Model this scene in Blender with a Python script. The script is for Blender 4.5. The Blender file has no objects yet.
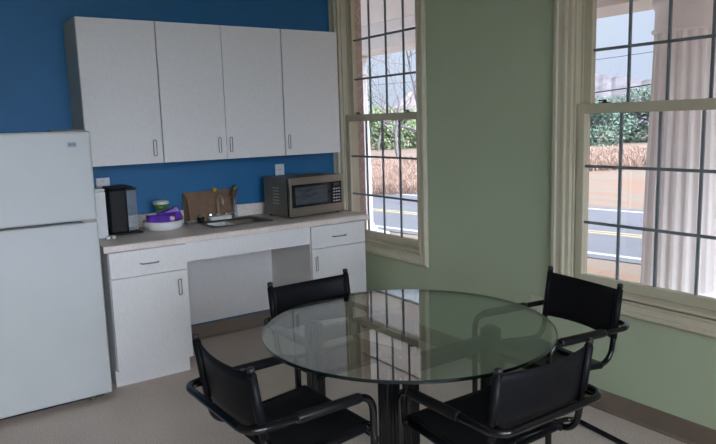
import bpy, bmesh, math, random
from mathutils import Vector, Matrix, noise
PI = math.pi
random.seed(7)
S = bpy.context.scene
COL = S.collection

# ------------------------------------------------------------------ camera, world, sun, exposure
cam_d = bpy.data.cameras.new('camera')
cam = bpy.data.objects.new('camera', cam_d)
COL.objects.link(cam)
yaw, pitch, roll = -0.6014, -0.1488, -0.0297
F = Vector((-math.sin(yaw) * math.cos(pitch), math.cos(yaw) * math.cos(pitch), math.sin(pitch)))
R0 = Vector((math.cos(yaw), math.sin(yaw), 0))
U0 = R0.cross(F)
RR = R0 * math.cos(roll) + U0 * math.sin(roll)
UU = -R0 * math.sin(roll) + U0 * math.cos(roll)
M = Matrix((RR, UU, -F)).transposed().to_4x4()
M.translation = (-2.876, -4.4769, 1.5156)
cam.matrix_world = M
cam_d.sensor_fit = 'HORIZONTAL'
cam_d.sensor_width = 36
cam_d.lens = 663.78 / 716 * 36
cam_d.clip_start = 0.05
cam_d.clip_end = 800
S.camera = cam

S.view_settings.view_transform = 'Standard'
S.view_settings.look = 'None'
S.view_settings.gamma = 1
S.view_settings.use_curve_mapping = False
S.view_settings.exposure = 0.0
S.cycles.max_bounces = 12
S.cycles.diffuse_bounces = 7
S.cycles.glossy_bounces = 5
S.cycles.transparent_max_bounces = 32
S.cycles.sample_clamp_indirect = 6
S.cycles.caustics_reflective = False

W = bpy.data.worlds.new('overcast_sky')
S.world = W
W.use_nodes = True
wt = W.node_tree
wt.nodes.clear()
wo = wt.nodes.new('ShaderNodeOutputWorld')
wb = wt.nodes.new('ShaderNodeBackground')
wc = wt.nodes.new('ShaderNodeTexCoord')
wm = wt.nodes.new('ShaderNodeSeparateXYZ')
wr = wt.nodes.new('ShaderNodeValToRGB')
wn = wt.nodes.new('ShaderNodeTexNoise')
wx = wt.nodes.new('ShaderNodeMix')
wx.data_type = 'RGBA'
wx.blend_type = 'MULTIPLY'
wn.inputs['Scale'].default_value = 3.0
wn.inputs['Detail'].default_value = 4
wr2 = wt.nodes.new('ShaderNodeValToRGB')
wr2.color_ramp.elements[0].position = 0.3
wr2.color_ramp.elements[0].color = (0.86, 0.9, 0.97, 1)
wr2.color_ramp.elements[1].position = 0.7
wr2.color_ramp.elements[1].color = (1.08, 1.04, 1.0, 1)
e = wr.color_ramp.elements                       # overcast sky: pale at the horizon, much brighter overhead
e[0].position = 0.0
e[0].color = (0.70, 0.80, 0.98, 1)
e[1].position = 0.30
e[1].color = (0.90, 0.99, 1.16, 1)
x = e.new(0.62)
x.color = (1.9, 2.0, 2.15, 1)
x = e.new(1.0)
x.color = (2.4, 2.45, 2.5, 1)
wt.links.new(wc.outputs['Generated'], wm.inputs[0])
wt.links.new(wm.outputs['Z'], wr.inputs[0])
wt.links.new(wc.outputs['Generated'], wn.inputs['Vector'])
wt.links.new(wn.outputs['Fac'], wr2.inputs[0])
wx.inputs[0].default_value = 1.0
wt.links.new(wr.outputs[0], wx.inputs[6])
wt.links.new(wr2.outputs[0], wx.inputs[7])
wt.links.new(wx.outputs[2], wb.inputs[0])
# bright lobe added to the unseen sky behind the viewer, to light the room
SKY_FILL = 20.0
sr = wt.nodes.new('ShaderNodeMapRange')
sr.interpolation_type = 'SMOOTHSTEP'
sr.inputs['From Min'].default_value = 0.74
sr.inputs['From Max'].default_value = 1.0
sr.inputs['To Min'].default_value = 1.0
sr.inputs['To Max'].default_value = SKY_FILL
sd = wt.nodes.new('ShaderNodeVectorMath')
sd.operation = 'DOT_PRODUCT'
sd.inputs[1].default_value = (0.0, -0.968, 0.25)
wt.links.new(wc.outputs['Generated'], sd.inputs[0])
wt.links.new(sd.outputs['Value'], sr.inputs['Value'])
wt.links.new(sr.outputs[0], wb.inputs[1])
wt.links.new(wb.outputs[0], wo.inputs[0])

sun_d = bpy.data.lights.new('sun', 'SUN')
sun_d.energy = 0.3
sun_d.angle = math.radians(40)                   # sun behind thin cloud
sun_d.color = (1.0, 0.96, 0.9)
sun = bpy.data.objects.new('sun', sun_d)
COL.objects.link(sun)
sun.rotation_euler = (math.radians(38), 0, math.radians(200))

FILL_STRENGTH = 9.0                              # glow of the added fill panels (unseen, above and behind the view)


# ------------------------------------------------------------------ material helpers
def nmat(name):
    m = bpy.data.materials.new(name)
    m.use_nodes = True
    t = m.node_tree
    return m, t, t.nodes['Principled BSDF']


def mat(name, col, rough=0.6, metal=0.0, var=0.0, scale=20.0, bump=0.0, bscale=200.0, spec=0.5, stretch=None, coat=0.0, col2=None, detail=3):
    m, t, b = nmat(name)
    b.inputs['Base Color'].default_value = (*col, 1)
    b.inputs['Roughness'].default_value = rough
    b.inputs['Metallic'].default_value = metal
    b.inputs['Specular IOR Level'].default_value = spec
    b.inputs['Coat Weight'].default_value = coat
    tc = t.nodes.new('ShaderNodeTexCoord')
    mp = t.nodes.new('ShaderNodeMapping')
    t.links.new(tc.outputs['Object'], mp.inputs[0])
    if stretch:
        mp.inputs['Scale'].default_value = stretch
    if var or col2:
        n = t.nodes.new('ShaderNodeTexNoise')
        n.inputs['Scale'].default_value = scale
        n.inputs['Detail'].default_value = detail
        r = t.nodes.new('ShaderNodeValToRGB')
        r.color_ramp.elements[0].position = 0.32
        r.color_ramp.elements[1].position = 0.68
        lo = col2 if col2 else tuple(c * (1 - var) for c in col)
        hi = col if col2 else tuple(min(1, c * (1 + var)) for c in col)
        r.color_ramp.elements[0].color = (*lo, 1)
        r.color_ramp.elements[1].color = (*hi, 1)
        t.links.new(mp.outputs[0], n.inputs['Vector'])
        t.links.new(n.outputs['Fac'], r.inputs[0])
        t.links.new(r.outputs[0], b.inputs['Base Color'])
    if bump:
        n2 = t.nodes.new('ShaderNodeTexNoise')
        n2.inputs['Scale'].default_value = bscale
        n2.inputs['Detail'].default_value = 2
        bm_ = t.nodes.new('ShaderNodeBump')
        bm_.inputs['Strength'].default_value = bump
        bm_.inputs['Distance'].default_value = 0.002
        t.links.new(mp.outputs[0], n2.inputs['Vector'])
        t.links.new(n2.outputs['Fac'], bm_.inputs['Height'])
        t.links.new(bm_.outputs[0], b.inputs['Normal'])
    return m


def thin_glass(name, tint, f0=0.04, rough=0.0, haze=0.0):
    """Clear sheet glass: straight-through transmission plus an angle-dependent mirror reflection."""
    m = bpy.data.materials.new(name)
    m.use_nodes = True
    t = m.node_tree
    t.nodes.clear()
    o = t.nodes.new('ShaderNodeOutputMaterial')
    tr = t.nodes.new('ShaderNodeBsdfTransparent')
    tr.inputs[0].default_value = (*tint, 1)
    gl = t.nodes.new('ShaderNodeBsdfGlossy')
    gl.inputs['Roughness'].default_value = rough
    mx = t.nodes.new('ShaderNodeMixShader')
    g = t.nodes.new('ShaderNodeNewGeometry')
    d = t.nodes.new('ShaderNodeVectorMath')
    d.operation = 'DOT_PRODUCT'
    t.links.new(g.outputs['Incoming'], d.inputs[0])
    t.links.new(g.outputs['Normal'], d.inputs[1])

    def mth(op, a, b=None):
        n = t.nodes.new('ShaderNodeMath')
        n.operation = op
        for i, v in enumerate((a, b)):
            if v is None:
                continue
            if isinstance(v, (int, float)):
                n.inputs[i].default_value = v
            else:
                t.links.new(v, n.inputs[i])
        return n.outputs[0]
    c = mth('ABSOLUTE', d.outputs['Value'])
    c = mth('SUBTRACT', 1.0, c)
    c = mth('POWER', c, 5.0)
    c = mth('MULTIPLY', c, 1 - f0)
    c = mth('ADD', c, f0)
    t.links.new(c, mx.inputs[0])
    t.links.new(tr.outputs[0], mx.inputs[1])
    t.links.new(gl.outputs[0], mx.inputs[2])
    last = mx
    if haze:
        df = t.nodes.new('ShaderNodeBsdfDiffuse')
        df.inputs[0].default_value = (0.9, 0.9, 0.9, 1)
        m2 = t.nodes.new('ShaderNodeMixShader')
        m2.inputs[0].default_value = haze
        t.links.new(mx.outputs[0], m2.inputs[1])
        t.links.new(df.outputs[0], m2.inputs[2])
        last = m2
    t.links.new(last.outputs[0], o.inputs[0])
    return m


def speckle(name, c1, c2, c3, rough=0.4, scale=220, spec=0.4, big=2.0):
    """Speckled laminate / vinyl: fine two-tone specks over a soft mottling."""
    m, t, b = nmat(name)
    tc = t.nodes.new('ShaderNodeTexCoord')
    n1 = t.nodes.new('ShaderNodeTexNoise')
    n1.inputs['Scale'].default_value = scale
    n1.inputs['Detail'].default_value = 2
    n2 = t.nodes.new('ShaderNodeTexNoise')
    n2.inputs['Scale'].default_value = big
    n2.inputs['Detail'].default_value = 3
    r = t.nodes.new('ShaderNodeValToRGB')
    r.color_ramp.elements[0].position = 0.38
    r.color_ramp.elements[0].color = (*c1, 1)
    r.color_ramp.elements[1].position = 0.62
    r.color_ramp.elements[1].color = (*c3, 1)
    k = r.color_ramp.elements.new(0.5)
    k.color = (*c2, 1)
    mx = t.nodes.new('ShaderNodeMix')
    mx.data_type = 'RGBA'
    mx.blend_type = 'MULTIPLY'
    mx.inputs[0].default_value = 1
    r2 = t.nodes.new('ShaderNodeValToRGB')
    r2.color_ramp.elements[0].position = 0.3
    r2.color_ramp.elements[0].color = (0.9, 0.9, 0.9, 1)
    r2.color_ramp.elements[1].position = 0.7
    r2.color_ramp.elements[1].color = (1.06, 1.06, 1.06, 1)
    for n in (n1, n2):
        t.links.new(tc.outputs['Object'], n.inputs['Vector'])
    t.links.new(n1.outputs['Fac'], r.inputs[0])
    t.links.new(n2.outputs['Fac'], r2.inputs[0])
    t.links.new(r.outputs[0], mx.inputs[6])
    t.links.new(r2.outputs[0], mx.inputs[7])
    t.links.new(mx.outputs[2], b.inputs['Base Color'])
    b.inputs['Roughness'].default_value = rough
    b.inputs['Specular IOR Level'].default_value = spec
    return m


def brick_mat():
    m, t, b = nmat('red_brick')
    tc = t.nodes.new('ShaderNodeTexCoord')
    mp = t.nodes.new('ShaderNodeMapping')
    mp.inputs['Rotation'].default_value = (PI / 2, 0, PI / 4)
    br = t.nodes.new('ShaderNodeTexBrick')
    br.inputs['Color1'].default_value = (0.44, 0.34, 0.30, 1)
    br.inputs['Color2'].default_value = (0.52, 0.40, 0.34, 1)
    br.inputs['Mortar'].default_value = (0.54, 0.46, 0.41, 1)
    br.inputs['Scale'].default_value = 1
    br.inputs['Brick Width'].default_value = 0.2
    br.inputs['Row Height'].default_value = 0.075
    br.inputs['Mortar Size'].default_value = 0.008
    t.links.new(tc.outputs['Object'], mp.inputs[0])
    t.links.new(mp.outputs[0], br.inputs['Vector'])
    t.links.new(br.outputs['Color'], b.inputs['Base Color'])
    b.inputs['Roughness'].default_value = 0.9
    return m


def emit_mat(name, col, s):
    m, t, b = nmat(name)
    b.inputs['Base Color'].default_value = (0.9, 0.9, 0.9, 1)
    b.inputs['Emission Color'].default_value = (*col, 1)
    b.inputs['Emission Strength'].default_value = s
    return m


MT = {}
MT['blue'] = mat('blue_wall_paint', (0.010, 0.135, 0.31), 0.55, var=0.04, scale=3, bump=0.08, bscale=350)
MT['green'] = mat('sage_green_wall_paint', (0.49, 0.565, 0.395), 0.6, var=0.03, scale=2, bump=0.08, bscale=350)
MT['ceil'] = mat('white_ceiling_paint', (0.75, 0.75, 0.72), 0.9, var=0.03, scale=8)
MT['floor'] = speckle('speckled_beige_vinyl', (0.47, 0.39, 0.34), (0.58, 0.49, 0.435), (0.68, 0.59, 0.53), 0.42, 140, 0.35)
MT['base'] = mat('taupe_vinyl_baseboard', (0.19, 0.145, 0.11), 0.5, var=0.06, scale=6)
MT['cream'] = mat('cream_trim_paint', (0.64, 0.59, 0.45), 0.42, var=0.04, scale=6, bump=0.05, bscale=60)
MT['sash'] = mat('cream_sash_paint', (0.60, 0.56, 0.42), 0.45, var=0.04, scale=6)
MT['muntin'] = mat('backlit_muntin_tone', (0.20, 0.235, 0.26), 0.5, var=0.05, scale=9)  # dark backlit look of the muntins put into their colour
MT['bronze'] = mat('dark_bronze_latch', (0.05, 0.035, 0.03), 0.4, 0.6, var=0.1)
MT['pane'] = thin_glass('window_glass', (0.97, 0.98, 0.98), 0.04)
MT['tglass'] = thin_glass('clear_tabletop_glass', (0.86, 0.93, 0.90), 0.30)
MT['tedge'] = mat('dark_green_glass_edge', (0.002, 0.005, 0.006), 0.25, var=0.1, scale=8)
MT['tbevel'] = mat('polished_glass_bevel', (0.01, 0.025, 0.024), 0.2, var=0.1, scale=8)
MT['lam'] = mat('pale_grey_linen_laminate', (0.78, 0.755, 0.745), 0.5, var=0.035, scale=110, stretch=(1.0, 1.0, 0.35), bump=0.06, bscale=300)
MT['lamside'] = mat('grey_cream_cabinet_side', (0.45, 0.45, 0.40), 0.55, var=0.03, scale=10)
MT['gap'] = mat('dark_cabinet_core', (0.06, 0.055, 0.05), 0.8, var=0.1)
MT['counter'] = speckle('speckled_taupe_laminate', (0.71, 0.61, 0.55), (0.77, 0.67, 0.61), (0.83, 0.73, 0.67), 0.32, 110, 0.5, 6)
MT['pull'] = mat('brushed_steel_pull', (0.30, 0.29, 0.28), 0.3, 1.0, var=0.08, scale=60)
MT['darkpull'] = mat('dark_nickel_pull', (0.12, 0.11, 0.105), 0.35, 0.9, var=0.08, scale=60)
MT['fridge'] = mat('white_fridge_enamel', (0.57, 0.585, 0.585), 0.38, var=0.02, scale=4, bump=0.1, bscale=420)
MT['gasket'] = mat('grey_door_gasket', (0.16, 0.16, 0.16), 0.7, var=0.08)
MT['blackp'] = mat('black_plastic', (0.008, 0.008, 0.009), 0.5, var=0.1, spec=0.25)
MT['blackgl'] = mat('black_gloss_glass', (0.012, 0.014, 0.017), 0.08, var=0.1)
MT['mesh'] = mat('microwave_window_screen', (0.06, 0.07, 0.08), 0.16, var=0.3, scale=10, stretch=(1, 1, 5))
MT['steel'] = mat('brushed_stainless_steel', (0.33, 0.30, 0.265), 0.36, 1.0, var=0.06, scale=60, stretch=(0.05, 0.05, 1))
MT['mwside'] = mat('grey_metal_casing', (0.24, 0.215, 0.185), 0.45, 0.6, var=0.05, scale=20)
MT['chrome'] = mat('polished_chrome', (0.78, 0.78, 0.76), 0.12, 1.0, var=0.03)
MT['brasschrome'] = mat('warm_tarnished_chrome', (0.80, 0.70, 0.56), 0.38, 1.0, var=0.1, scale=30)
MT['white'] = mat('white_plastic', (0.75, 0.75, 0.74), 0.4, var=0.03)
MT['ivory'] = mat('ivory_plastic', (0.62, 0.60, 0.50), 0.45, var=0.03)
MT['kraft'] = mat('brown_kraft_paper', (0.22, 0.13, 0.08), 0.85, var=0.1, scale=25, bump=0.25, bscale=60)
MT['purple'] = mat('purple_wrapper', (0.13, 0.035, 0.42), 0.35, var=0.25, scale=30)
MT['violet'] = mat('pale_violet_wrapper', (0.40, 0.28, 0.62), 0.35, var=0.2, scale=40)
MT['label'] = mat('pale_pink_label', (0.75, 0.55, 0.50), 0.5, var=0.15, scale=60)
MT['ceramic'] = mat('white_ceramic', (0.72, 0.72, 0.70), 0.25, var=0.02)
MT['greenp'] = mat('green_plastic_tub', (0.06, 0.18, 0.03), 0.35, var=0.3, scale=50)
MT['limelid'] = mat('pale_mint_lid', (0.62, 0.68, 0.60), 0.35, var=0.05, scale=40)
MT['clear'] = thin_glass('clear_plastic', (0.86, 0.92, 0.96), 0.09, haze=0.16)
MT['vase'] = thin_glass('clear_vase_glass', (0.93, 0.96, 0.97), 0.08, haze=0.05)
MT['stem'] = mat('dry_green_stem', (0.13, 0.14, 0.06), 0.7, var=0.2)
MT['leafdry'] = mat('dried_brown_leaf', (0.16, 0.10, 0.055), 0.7, var=0.3, scale=40)
MT['petal'] = mat('yellow_petals', (0.62, 0.42, 0.03), 0.6, var=0.3, scale=80)
MT['petal2'] = mat('yellow_green_petals', (0.42, 0.44, 0.04), 0.6, var=0.3, scale=80)
MT['leather'] = mat('black_leather', (0.006, 0.006, 0.0075), 0.42, var=0.15, scale=30, bump=0.15, bscale=260, spec=0.15)
MT['pad'] = mat('black_leather_arm_wrap', (0.005, 0.005, 0.006), 0.38, var=0.15, scale=30, bump=0.2, bscale=260, spec=0.25)
MT['tube'] = mat('gloss_black_steel_tube', (0.003, 0.003, 0.004), 0.14, var=0.05, spec=0.4)
MT['post'] = mat('satin_black_aluminium', (0.004, 0.0045, 0.0045), 0.4, var=0.1)
MT['cap'] = mat('black_rubber_cap', (0.010, 0.010, 0.012), 0.45, var=0.1)
MT['brick'] = brick_mat()
MT['colw'] = mat('white_column_paint', (0.92, 0.90, 0.90), 0.55, var=0.03, scale=4)
MT['porch'] = mat('blush_white_porch_paint', (0.94, 0.88, 0.84), 0.7, var=0.02, scale=2)
MT['slab'] = mat('pale_concrete', (0.62, 0.58, 0.54), 0.85, var=0.08, scale=4)
MT['asphalt'] = mat('grey_asphalt', (0.15, 0.155, 0.185), 0.75, var=0.06, scale=1.5, bump=0.2, bscale=60)
MT['yline'] = mat('faded_yellow_road_paint', (0.45, 0.38, 0.24), 0.7, var=0.1, scale=6)
MT['wline'] = mat('white_road_paint', (0.55, 0.56, 0.58), 0.7, var=0.1, scale=6)
MT['bark'] = mat('grey_bark', (0.15, 0.135, 0.14), 0.9, var=0.2, scale=10)
MT['ever'] = mat('evergreen_foliage', (0.12, 0.18, 0.135), 0.8, var=0.35, scale=1.4)
MT['olive'] = mat('olive_foliage', (0.21, 0.26, 0.14), 0.8, var=0.35, scale=1.4)
MT['scrub'] = mat('russet_brush', (0.37, 0.255, 0.205), 0.9, var=0.2, scale=1.2)
MT['twig'] = mat('grey_pink_bare_wood', (0.15, 0.135, 0.15), 0.95, var=0.2, scale=0.3)
MT['roofm'] = mat('brown_roof_shingle', (0.32, 0.27, 0.27), 0.9, var=0.15, scale=3)
MT['siding'] = mat('pale_house_siding', (0.70, 0.68, 0.66), 0.8, var=0.05, scale=3)
MT['wire'] = mat('black_cable', (0.03, 0.03, 0.035), 0.6, var=0.1)
MT['logo'] = mat('grey_blue_badge', (0.33, 0.36, 0.44), 0.4, var=0.05)
MT['badgetext'] = mat('badge_lettering', (0.12, 0.14, 0.2), 0.4, var=0.05)
MT['fill_glow'] = emit_mat('fill_panel_glow', (0.90, 0.95, 1.0), FILL_STRENGTH)


def ground_mat():
    """Straw grass with patches of red clay; clay is a matter of the soil near the road verge."""
    m, t, b = nmat('straw_grass_and_red_clay')
    tc = t.nodes.new('ShaderNodeTexCoord')
    mp = t.nodes.new('ShaderNodeMapping')
    mp.inputs['Scale'].default_value = (1.6, 0.5, 1)
    n1 = t.nodes.new('ShaderNodeTexNoise')
    n1.inputs['Scale'].default_value = 1.0
    n1.inputs['Detail'].default_value = 6
    r1 = t.nodes.new('ShaderNodeValToRGB')
    r1.color_ramp.elements[0].position = 0.38
    r1.color_ramp.elements[0].color = (0.28, 0.17, 0.12, 1)
    r1.color_ramp.elements[1].position = 0.56
    r1.color_ramp.elements[1].color = (0.25, 0.20, 0.165, 1)
    n2 = t.nodes.new('ShaderNodeTexNoise')
    n2.inputs['Scale'].default_value = 30
    n2.inputs['Detail'].default_value = 4
    r2 = t.nodes.new('ShaderNodeValToRGB')
    r2.color_ramp.elements[0].position = 0.3
    r2.color_ramp.elements[0].color = (0.78, 0.78, 0.78, 1)
    r2.color_ramp.elements[1].position = 0.7
    r2.color_ramp.elements[1].color = (1.15, 1.15, 1.15, 1)
    mx = t.nodes.new('ShaderNodeMix')
    mx.data_type = 'RGBA'
    mx.blend_type = 'MULTIPLY'
    mx.inputs[0].default_value = 1
    t.links.new(tc.outputs['Object'], mp.inputs[0])
    t.links.new(mp.outputs[0], n1.inputs['Vector'])
    t.links.new(tc.outputs['Object'], n2.inputs['Vector'])
    t.links.new(n1.outputs['Fac'], r1.inputs[0])
    t.links.new(n2.outputs['Fac'], r2.inputs[0])
    t.links.new(r1.outputs[0], mx.inputs[6])
    t.links.new(r2.outputs[0], mx.inputs[7])
    t.links.new(mx.outputs[2], b.inputs['Base Color'])
    b.inputs['Roughness'].default_value = 0.95
    return m


MT['ground'] = ground_mat()


# ------------------------------------------------------------------ mesh helpers
class MB:
    def __init__(self):
        self.bm = bmesh.new()

    def box(self, x0, x1, y0, y1, z0, z1, bevel=0.0, mi=0, seg=2):
        bm = self.bm
        v = [bm.verts.new(c) for c in ((x0, y0, z0), (x1, y0, z0), (x1, y1, z0), (x0, y1, z0), (x0, y0, z1), (x1, y0, z1), (x1, y1, z1), (x0, y1, z1))]
        fs = [bm.faces.new([v[i] for i in q]) for q in ((3, 2, 1, 0), (4, 5, 6, 7), (0, 1, 5, 4), (1, 2, 6, 5), (2, 3, 7, 6), (3, 0, 4, 7))]
        for f in fs:
            f.material_index = mi
        if bevel:
            es = list({e for f in fs for e in f.edges})
            r = bmesh.ops.bevel(bm, geom=es, offset=bevel, segments=seg, profile=0.5, affect='EDGES')
            for f in r['faces']:
                f.material_index = mi
        return self

    def tube(self, pts, r, n=12, closed=False, mi=0, cap=True, radii=None):
        bm = self.bm
        P = [Vector(p) for p in pts]
        N = len(P)
        rings = []
        up = None
        for i in range(N):
            if closed:
                t = (P[(i + 1) % N] - P[i - 1]).normalized()
            else:
                t = (P[min(i + 1, N - 1)] - P[max(i - 1, 0)]).normalized()
            if up is None:
                a = Vector((0, 0, 1)) if abs(t.z) < 0.9 else Vector((1, 0, 0))
                up = (a - t * a.dot(t)).normalized()
            else:
                up = (up - t * up.dot(t)).normalized()
            s = t.cross(up)
            rr = radii[i] if radii else r
            rings.append([bm.verts.new(P[i] + (up * math.cos(2 * PI * k / n) + s * math.sin(2 * PI * k / n)) * rr) for k in range(n)])
        rng = range(N if closed else N - 1)
        for i in rng:
            a, b = rings[i], rings[(i + 1) % N]
            off = 0
            if closed and i == N - 1:                       # match twist when closing
                best = 1e9
                for o in range(n):
                    d = (a[0].co - b[o].co).length
                    if d < best:
                        best, off = d, o
            for k in range(n):
                f = bm.faces.new((a[k], a[(k + 1) % n], b[(k + 1 + off) % n], b[(k + off) % n]))
                f.smooth = True
                f.material_index = mi
        if cap and not closed:
            for rg, rev in ((rings[0], True), (rings[-1], False)):
                f = bm.faces.new(rg[::-1] if rev else rg)
                f.material_index = mi
        return self

    def lathe(self, prof, n=32, c=(0, 0, 0), mi=0, smooth=True, close=False):
        bm = self.bm
        rings = []
        for r, z in prof:
            if r < 1e-6:
                rings.append([bm.verts.new((c[0], c[1], c[2] + z))])
            else:
                rings.append([bm.verts.new((c[0] + r * math.cos(2 * PI * k / n), c[1] + r * math.sin(2 * PI * k / n), c[2] + z)) for k in range(n)])
        for a, b in zip(rings, rings[1:]):
            for k in range(n):
                if len(a) == 1 and len(b) == 1:
                    break
                if len(a) == 1:
                    vs = (a[0], b[(k + 1) % n], b[k])[::-1]
                elif len(b) == 1:
                    vs = (a[k], a[(k + 1) % n], b[0])
                else:
                    vs = (a[k], a[(k + 1) % n], b[(k + 1) % n], b[k])
                f = bm.faces.new(vs)
                f.smooth = smooth
                f.material_index = mi
        return self

    def poly(self, pts, mi=0, smooth=False):
        f = self.bm.faces.new([self.bm.verts.new(p) for p in pts])
        f.material_index = mi
        f.smooth = smooth
        return f

    def sheet(self, grid, thick, mi=0):
        """A curved sheet given by a grid of points, with a thickness along its normals."""
        bm = self.bm
        nu, nv = len(grid), len(grid[0])
        G = [[Vector(p) for p in row] for row in grid]

        def nor(i, j):
            a = G[min(i + 1, nu - 1)][j] - G[max(i - 1, 0)][j]
            b = G[i][min(j + 1, nv - 1)] - G[i][max(j - 1, 0)]
            return a.cross(b).normalized()
        A = [[bm.verts.new(G[i][j] + nor(i, j) * thick / 2) for j in range(nv)] for i in range(nu)]
        B = [[bm.verts.new(G[i][j] - nor(i, j) * thick / 2) for j in range(nv)] for i in range(nu)]
        for i in range(nu - 1):
            for j in range(nv - 1):
                for q in ((A[i][j], A[i + 1][j], A[i + 1][j + 1], A[i][j + 1]), (B[i][j], B[i][j + 1], B[i + 1][j + 1], B[i + 1][j])):
                    f = bm.faces.new(q)
                    f.smooth = True
                    f.material_index = mi
        for i in range(nu - 1):
            for j in (0, nv - 1):
                bm.faces.new((A[i][j], A[i + 1][j], B[i + 1][j], B[i][j])).material_index = mi
        for j in range(nv - 1):
            for i in (0, nu - 1):
                bm.faces.new((A[i][j], A[i][j + 1], B[i][j + 1], B[i][j])).material_index = mi
        return self

    def xform(self, m):
        bmesh.ops.transform(self.bm, matrix=m, verts=self.bm.verts)
        return self

    def build(self, name, mats, parent=None, loc=None, fix=True):
        if fix:
            bmesh.ops.recalc_face_normals(self.bm, faces=self.bm.faces)
        me = bpy.data.meshes.new(name)
        self.bm.to_mesh(me)
        self.bm.free()
        for m in (mats if isinstance(mats, (list, tuple)) else [mats]):
            me.materials.append(m)
        o = bpy.data.objects.new(name, me)
        COL.objects.link(o)
        if loc is not None:
            o.location = loc
        if parent:
            o.parent = parent
        return o


def tag(o, label=None, cat=None, group=None, kind=None):
    for k, v in (('label', label), ('category', cat), ('group', group), ('kind', kind)):
        if v:
            o[k] = v
    return o


def empty(name, loc=(0, 0, 0), rz=0.0):
    o = bpy.data.objects.new(name, None)
    o.empty_display_size = 0.1
    COL.objects.link(o)
    o.location = loc
    o.rotation_euler = (0, 0, rz)
    return o


def copy_tree(o, parent=None):
    c = o.copy()
    COL.objects.link(c)
    c.parent = parent
    for ch in [q for q in bpy.data.objects if q.parent == o]:
        copy_tree(ch, c)
    return c


def arc(c, a, b, r0, n=6):
    """Quarter-circle fillet at corner c between unit directions a (incoming from) and b (going to)."""
    c, a, b = Vector(c), Vector(a), Vector(b)
    o = c + a * r0 + b * r0
    return [tuple(o - b * r0 * math.cos(t) - a * r0 * math.sin(t)) for t in [PI / 2 * k / n for k in range(n + 1)]]


def rounded(pts, rad, n=5, closed=False):
    """Polyline with rounded corners."""
    P = [Vector(p) for p in pts]
    out = []
    N = len(P)
    for i in range(N):
        if not closed and i in (0, N - 1):
            out.append(P[i])
            continue
        a = (P[i - 1] - P[i])
        b = (P[(i + 1) % N] - P[i])
        r = min(rad, a.length * 0.49, b.length * 0.49)
        p0, p2 = P[i] + a.normalized() * r, P[i] + b.normalized() * r
        for k in range(n + 1):
            t = k / n
            out.append(p0 * (1 - t) ** 2 + P[i] * 2 * t * (1 - t) * 0.93 + (p0 + p2) * 0.5 * 2 * t * (1 - t) * 0.07 + p2 * t * t)
    return out


# ------------------------------------------------------------------ room shell
XL, YB, H = -5.2, -6.5, 2.95        # left wall, back wall, ceiling height
WT = 0.13                           # inner wall thickness
WIN_Y = [-0.552, -2.712, -4.872]   # window centres along the right wall
OW = 0.487                          # opening half width (inside the casing)
ZO0, ZO1 = 0.616, 2.60              # opening bottom and top


def wall_with_holes(name, axis, pos0, pos1, a0, a1, holes, m, z0=0.0, z1=H):
    """Wall slab across [pos0,pos1] on its own axis, running a0..a1, with rectangular holes (a,b,zlo,zhi)."""
    mb = MB()

    def put(p, q, zl, zh):
        if q - p < 1e-4 or zh - zl < 1e-4:
            return
        if axis == 'x':
            mb.box(pos0, pos1, p, q, zl, zh)
        else:
            mb.box(p, q, pos0, pos1, zl, zh)
    cur = a0
    for (p, q, zl, zh) in sorted(holes):
        put(cur, p, z0, z1)
        put(p, q, z0, zl)
        put(p, q, zh, z1)
        cur = q
    put(cur, a1, z0, z1)
    return tag(mb.build(name, m), kind='structure')


holes_r = [(c - OW, c + OW, ZO0, ZO1) for c in WIN_Y]
wall_with_holes('wall_right', 'x', 0.0, WT, YB, 0.0, holes_r, MT['green'])
BW = OW
wall_with_holes('wall_exterior', 'x', WT + 0.002, 0.20, YB - 0.3, 0.249, [(c - BW, c + BW, 0.595, 2.61) for c in WIN_Y], MT['brick'], -0.9, 3.2)
tag(MB().box(WT + 0.02, 0.46, 0.25, 1.2, -0.9, 3.2).build('wall_pier', MT['brick']), kind='structure')
tag(MB().box(XL - 0.15, 0.0, 0.0, 0.15, 0, H).build('wall_front', MT['blue']), kind='structure')
fill_win_x = [-3.6, -2.45, -1.3]  # unseen back windows, added to bring daylight into the room
wall_with_holes('wall_back', 'y', YB - WT, YB, XL, 0.0, [(c - OW, c + OW, ZO0, ZO1) for c in fill_win_x], MT['blue'])
tag(MB().box(XL - 0.15, XL, YB, 0.0, 0, H).build('wall_left', MT['green']), kind='structure')
tag(MB().box(XL - 0.15, 0.13, YB - 0.13, 0.15, -0.12, 0).build('floor', MT['floor']), kind='structure')
tag(MB().box(XL - 0.15, 0.13, YB - 0.13, 0.15, H, H + 0.12).build('ceiling', MT['ceil']), kind='structure')

tag(MB().box(0.21, 9.0, -8.2, -7.6, -0.9, 5.0).build('wall_light_block', MT['brick']), kind='structure')  # unseen wall added to shade the porch and column from the bright sky
# baseboards (vinyl cove base with a small toe)
BBZ = 0.108


def baseboard(name, x0, y0, x1, y1, nx, ny):
    mb = MB()
    d, ln = Vector((x1 - x0, y1 - y0, 0)), None
    prof = [(0, 0), (0.016, 0), (0.016, 0.006), (0.008, 0.016), (0.006, BBZ - 0.004), (0.003, BBZ), (0, BBZ)]
    r = [[mb.bm.verts.new((px + nx * u, py + ny * u, z)) for (u, z) in prof] for (px, py) in ((x0, y0), (x1, y1))]
    for k in range(len(prof)):
        mb.bm.faces.new((r[0][k], r[0][(k + 1) % len(prof)], r[1][(k + 1) % len(prof)], r[1][k]))
    mb.bm.faces.new(r[0])
    mb.bm.faces.new(r[1][::-1])
    return tag(mb.build(name, MT['base']), kind='structure')


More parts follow.
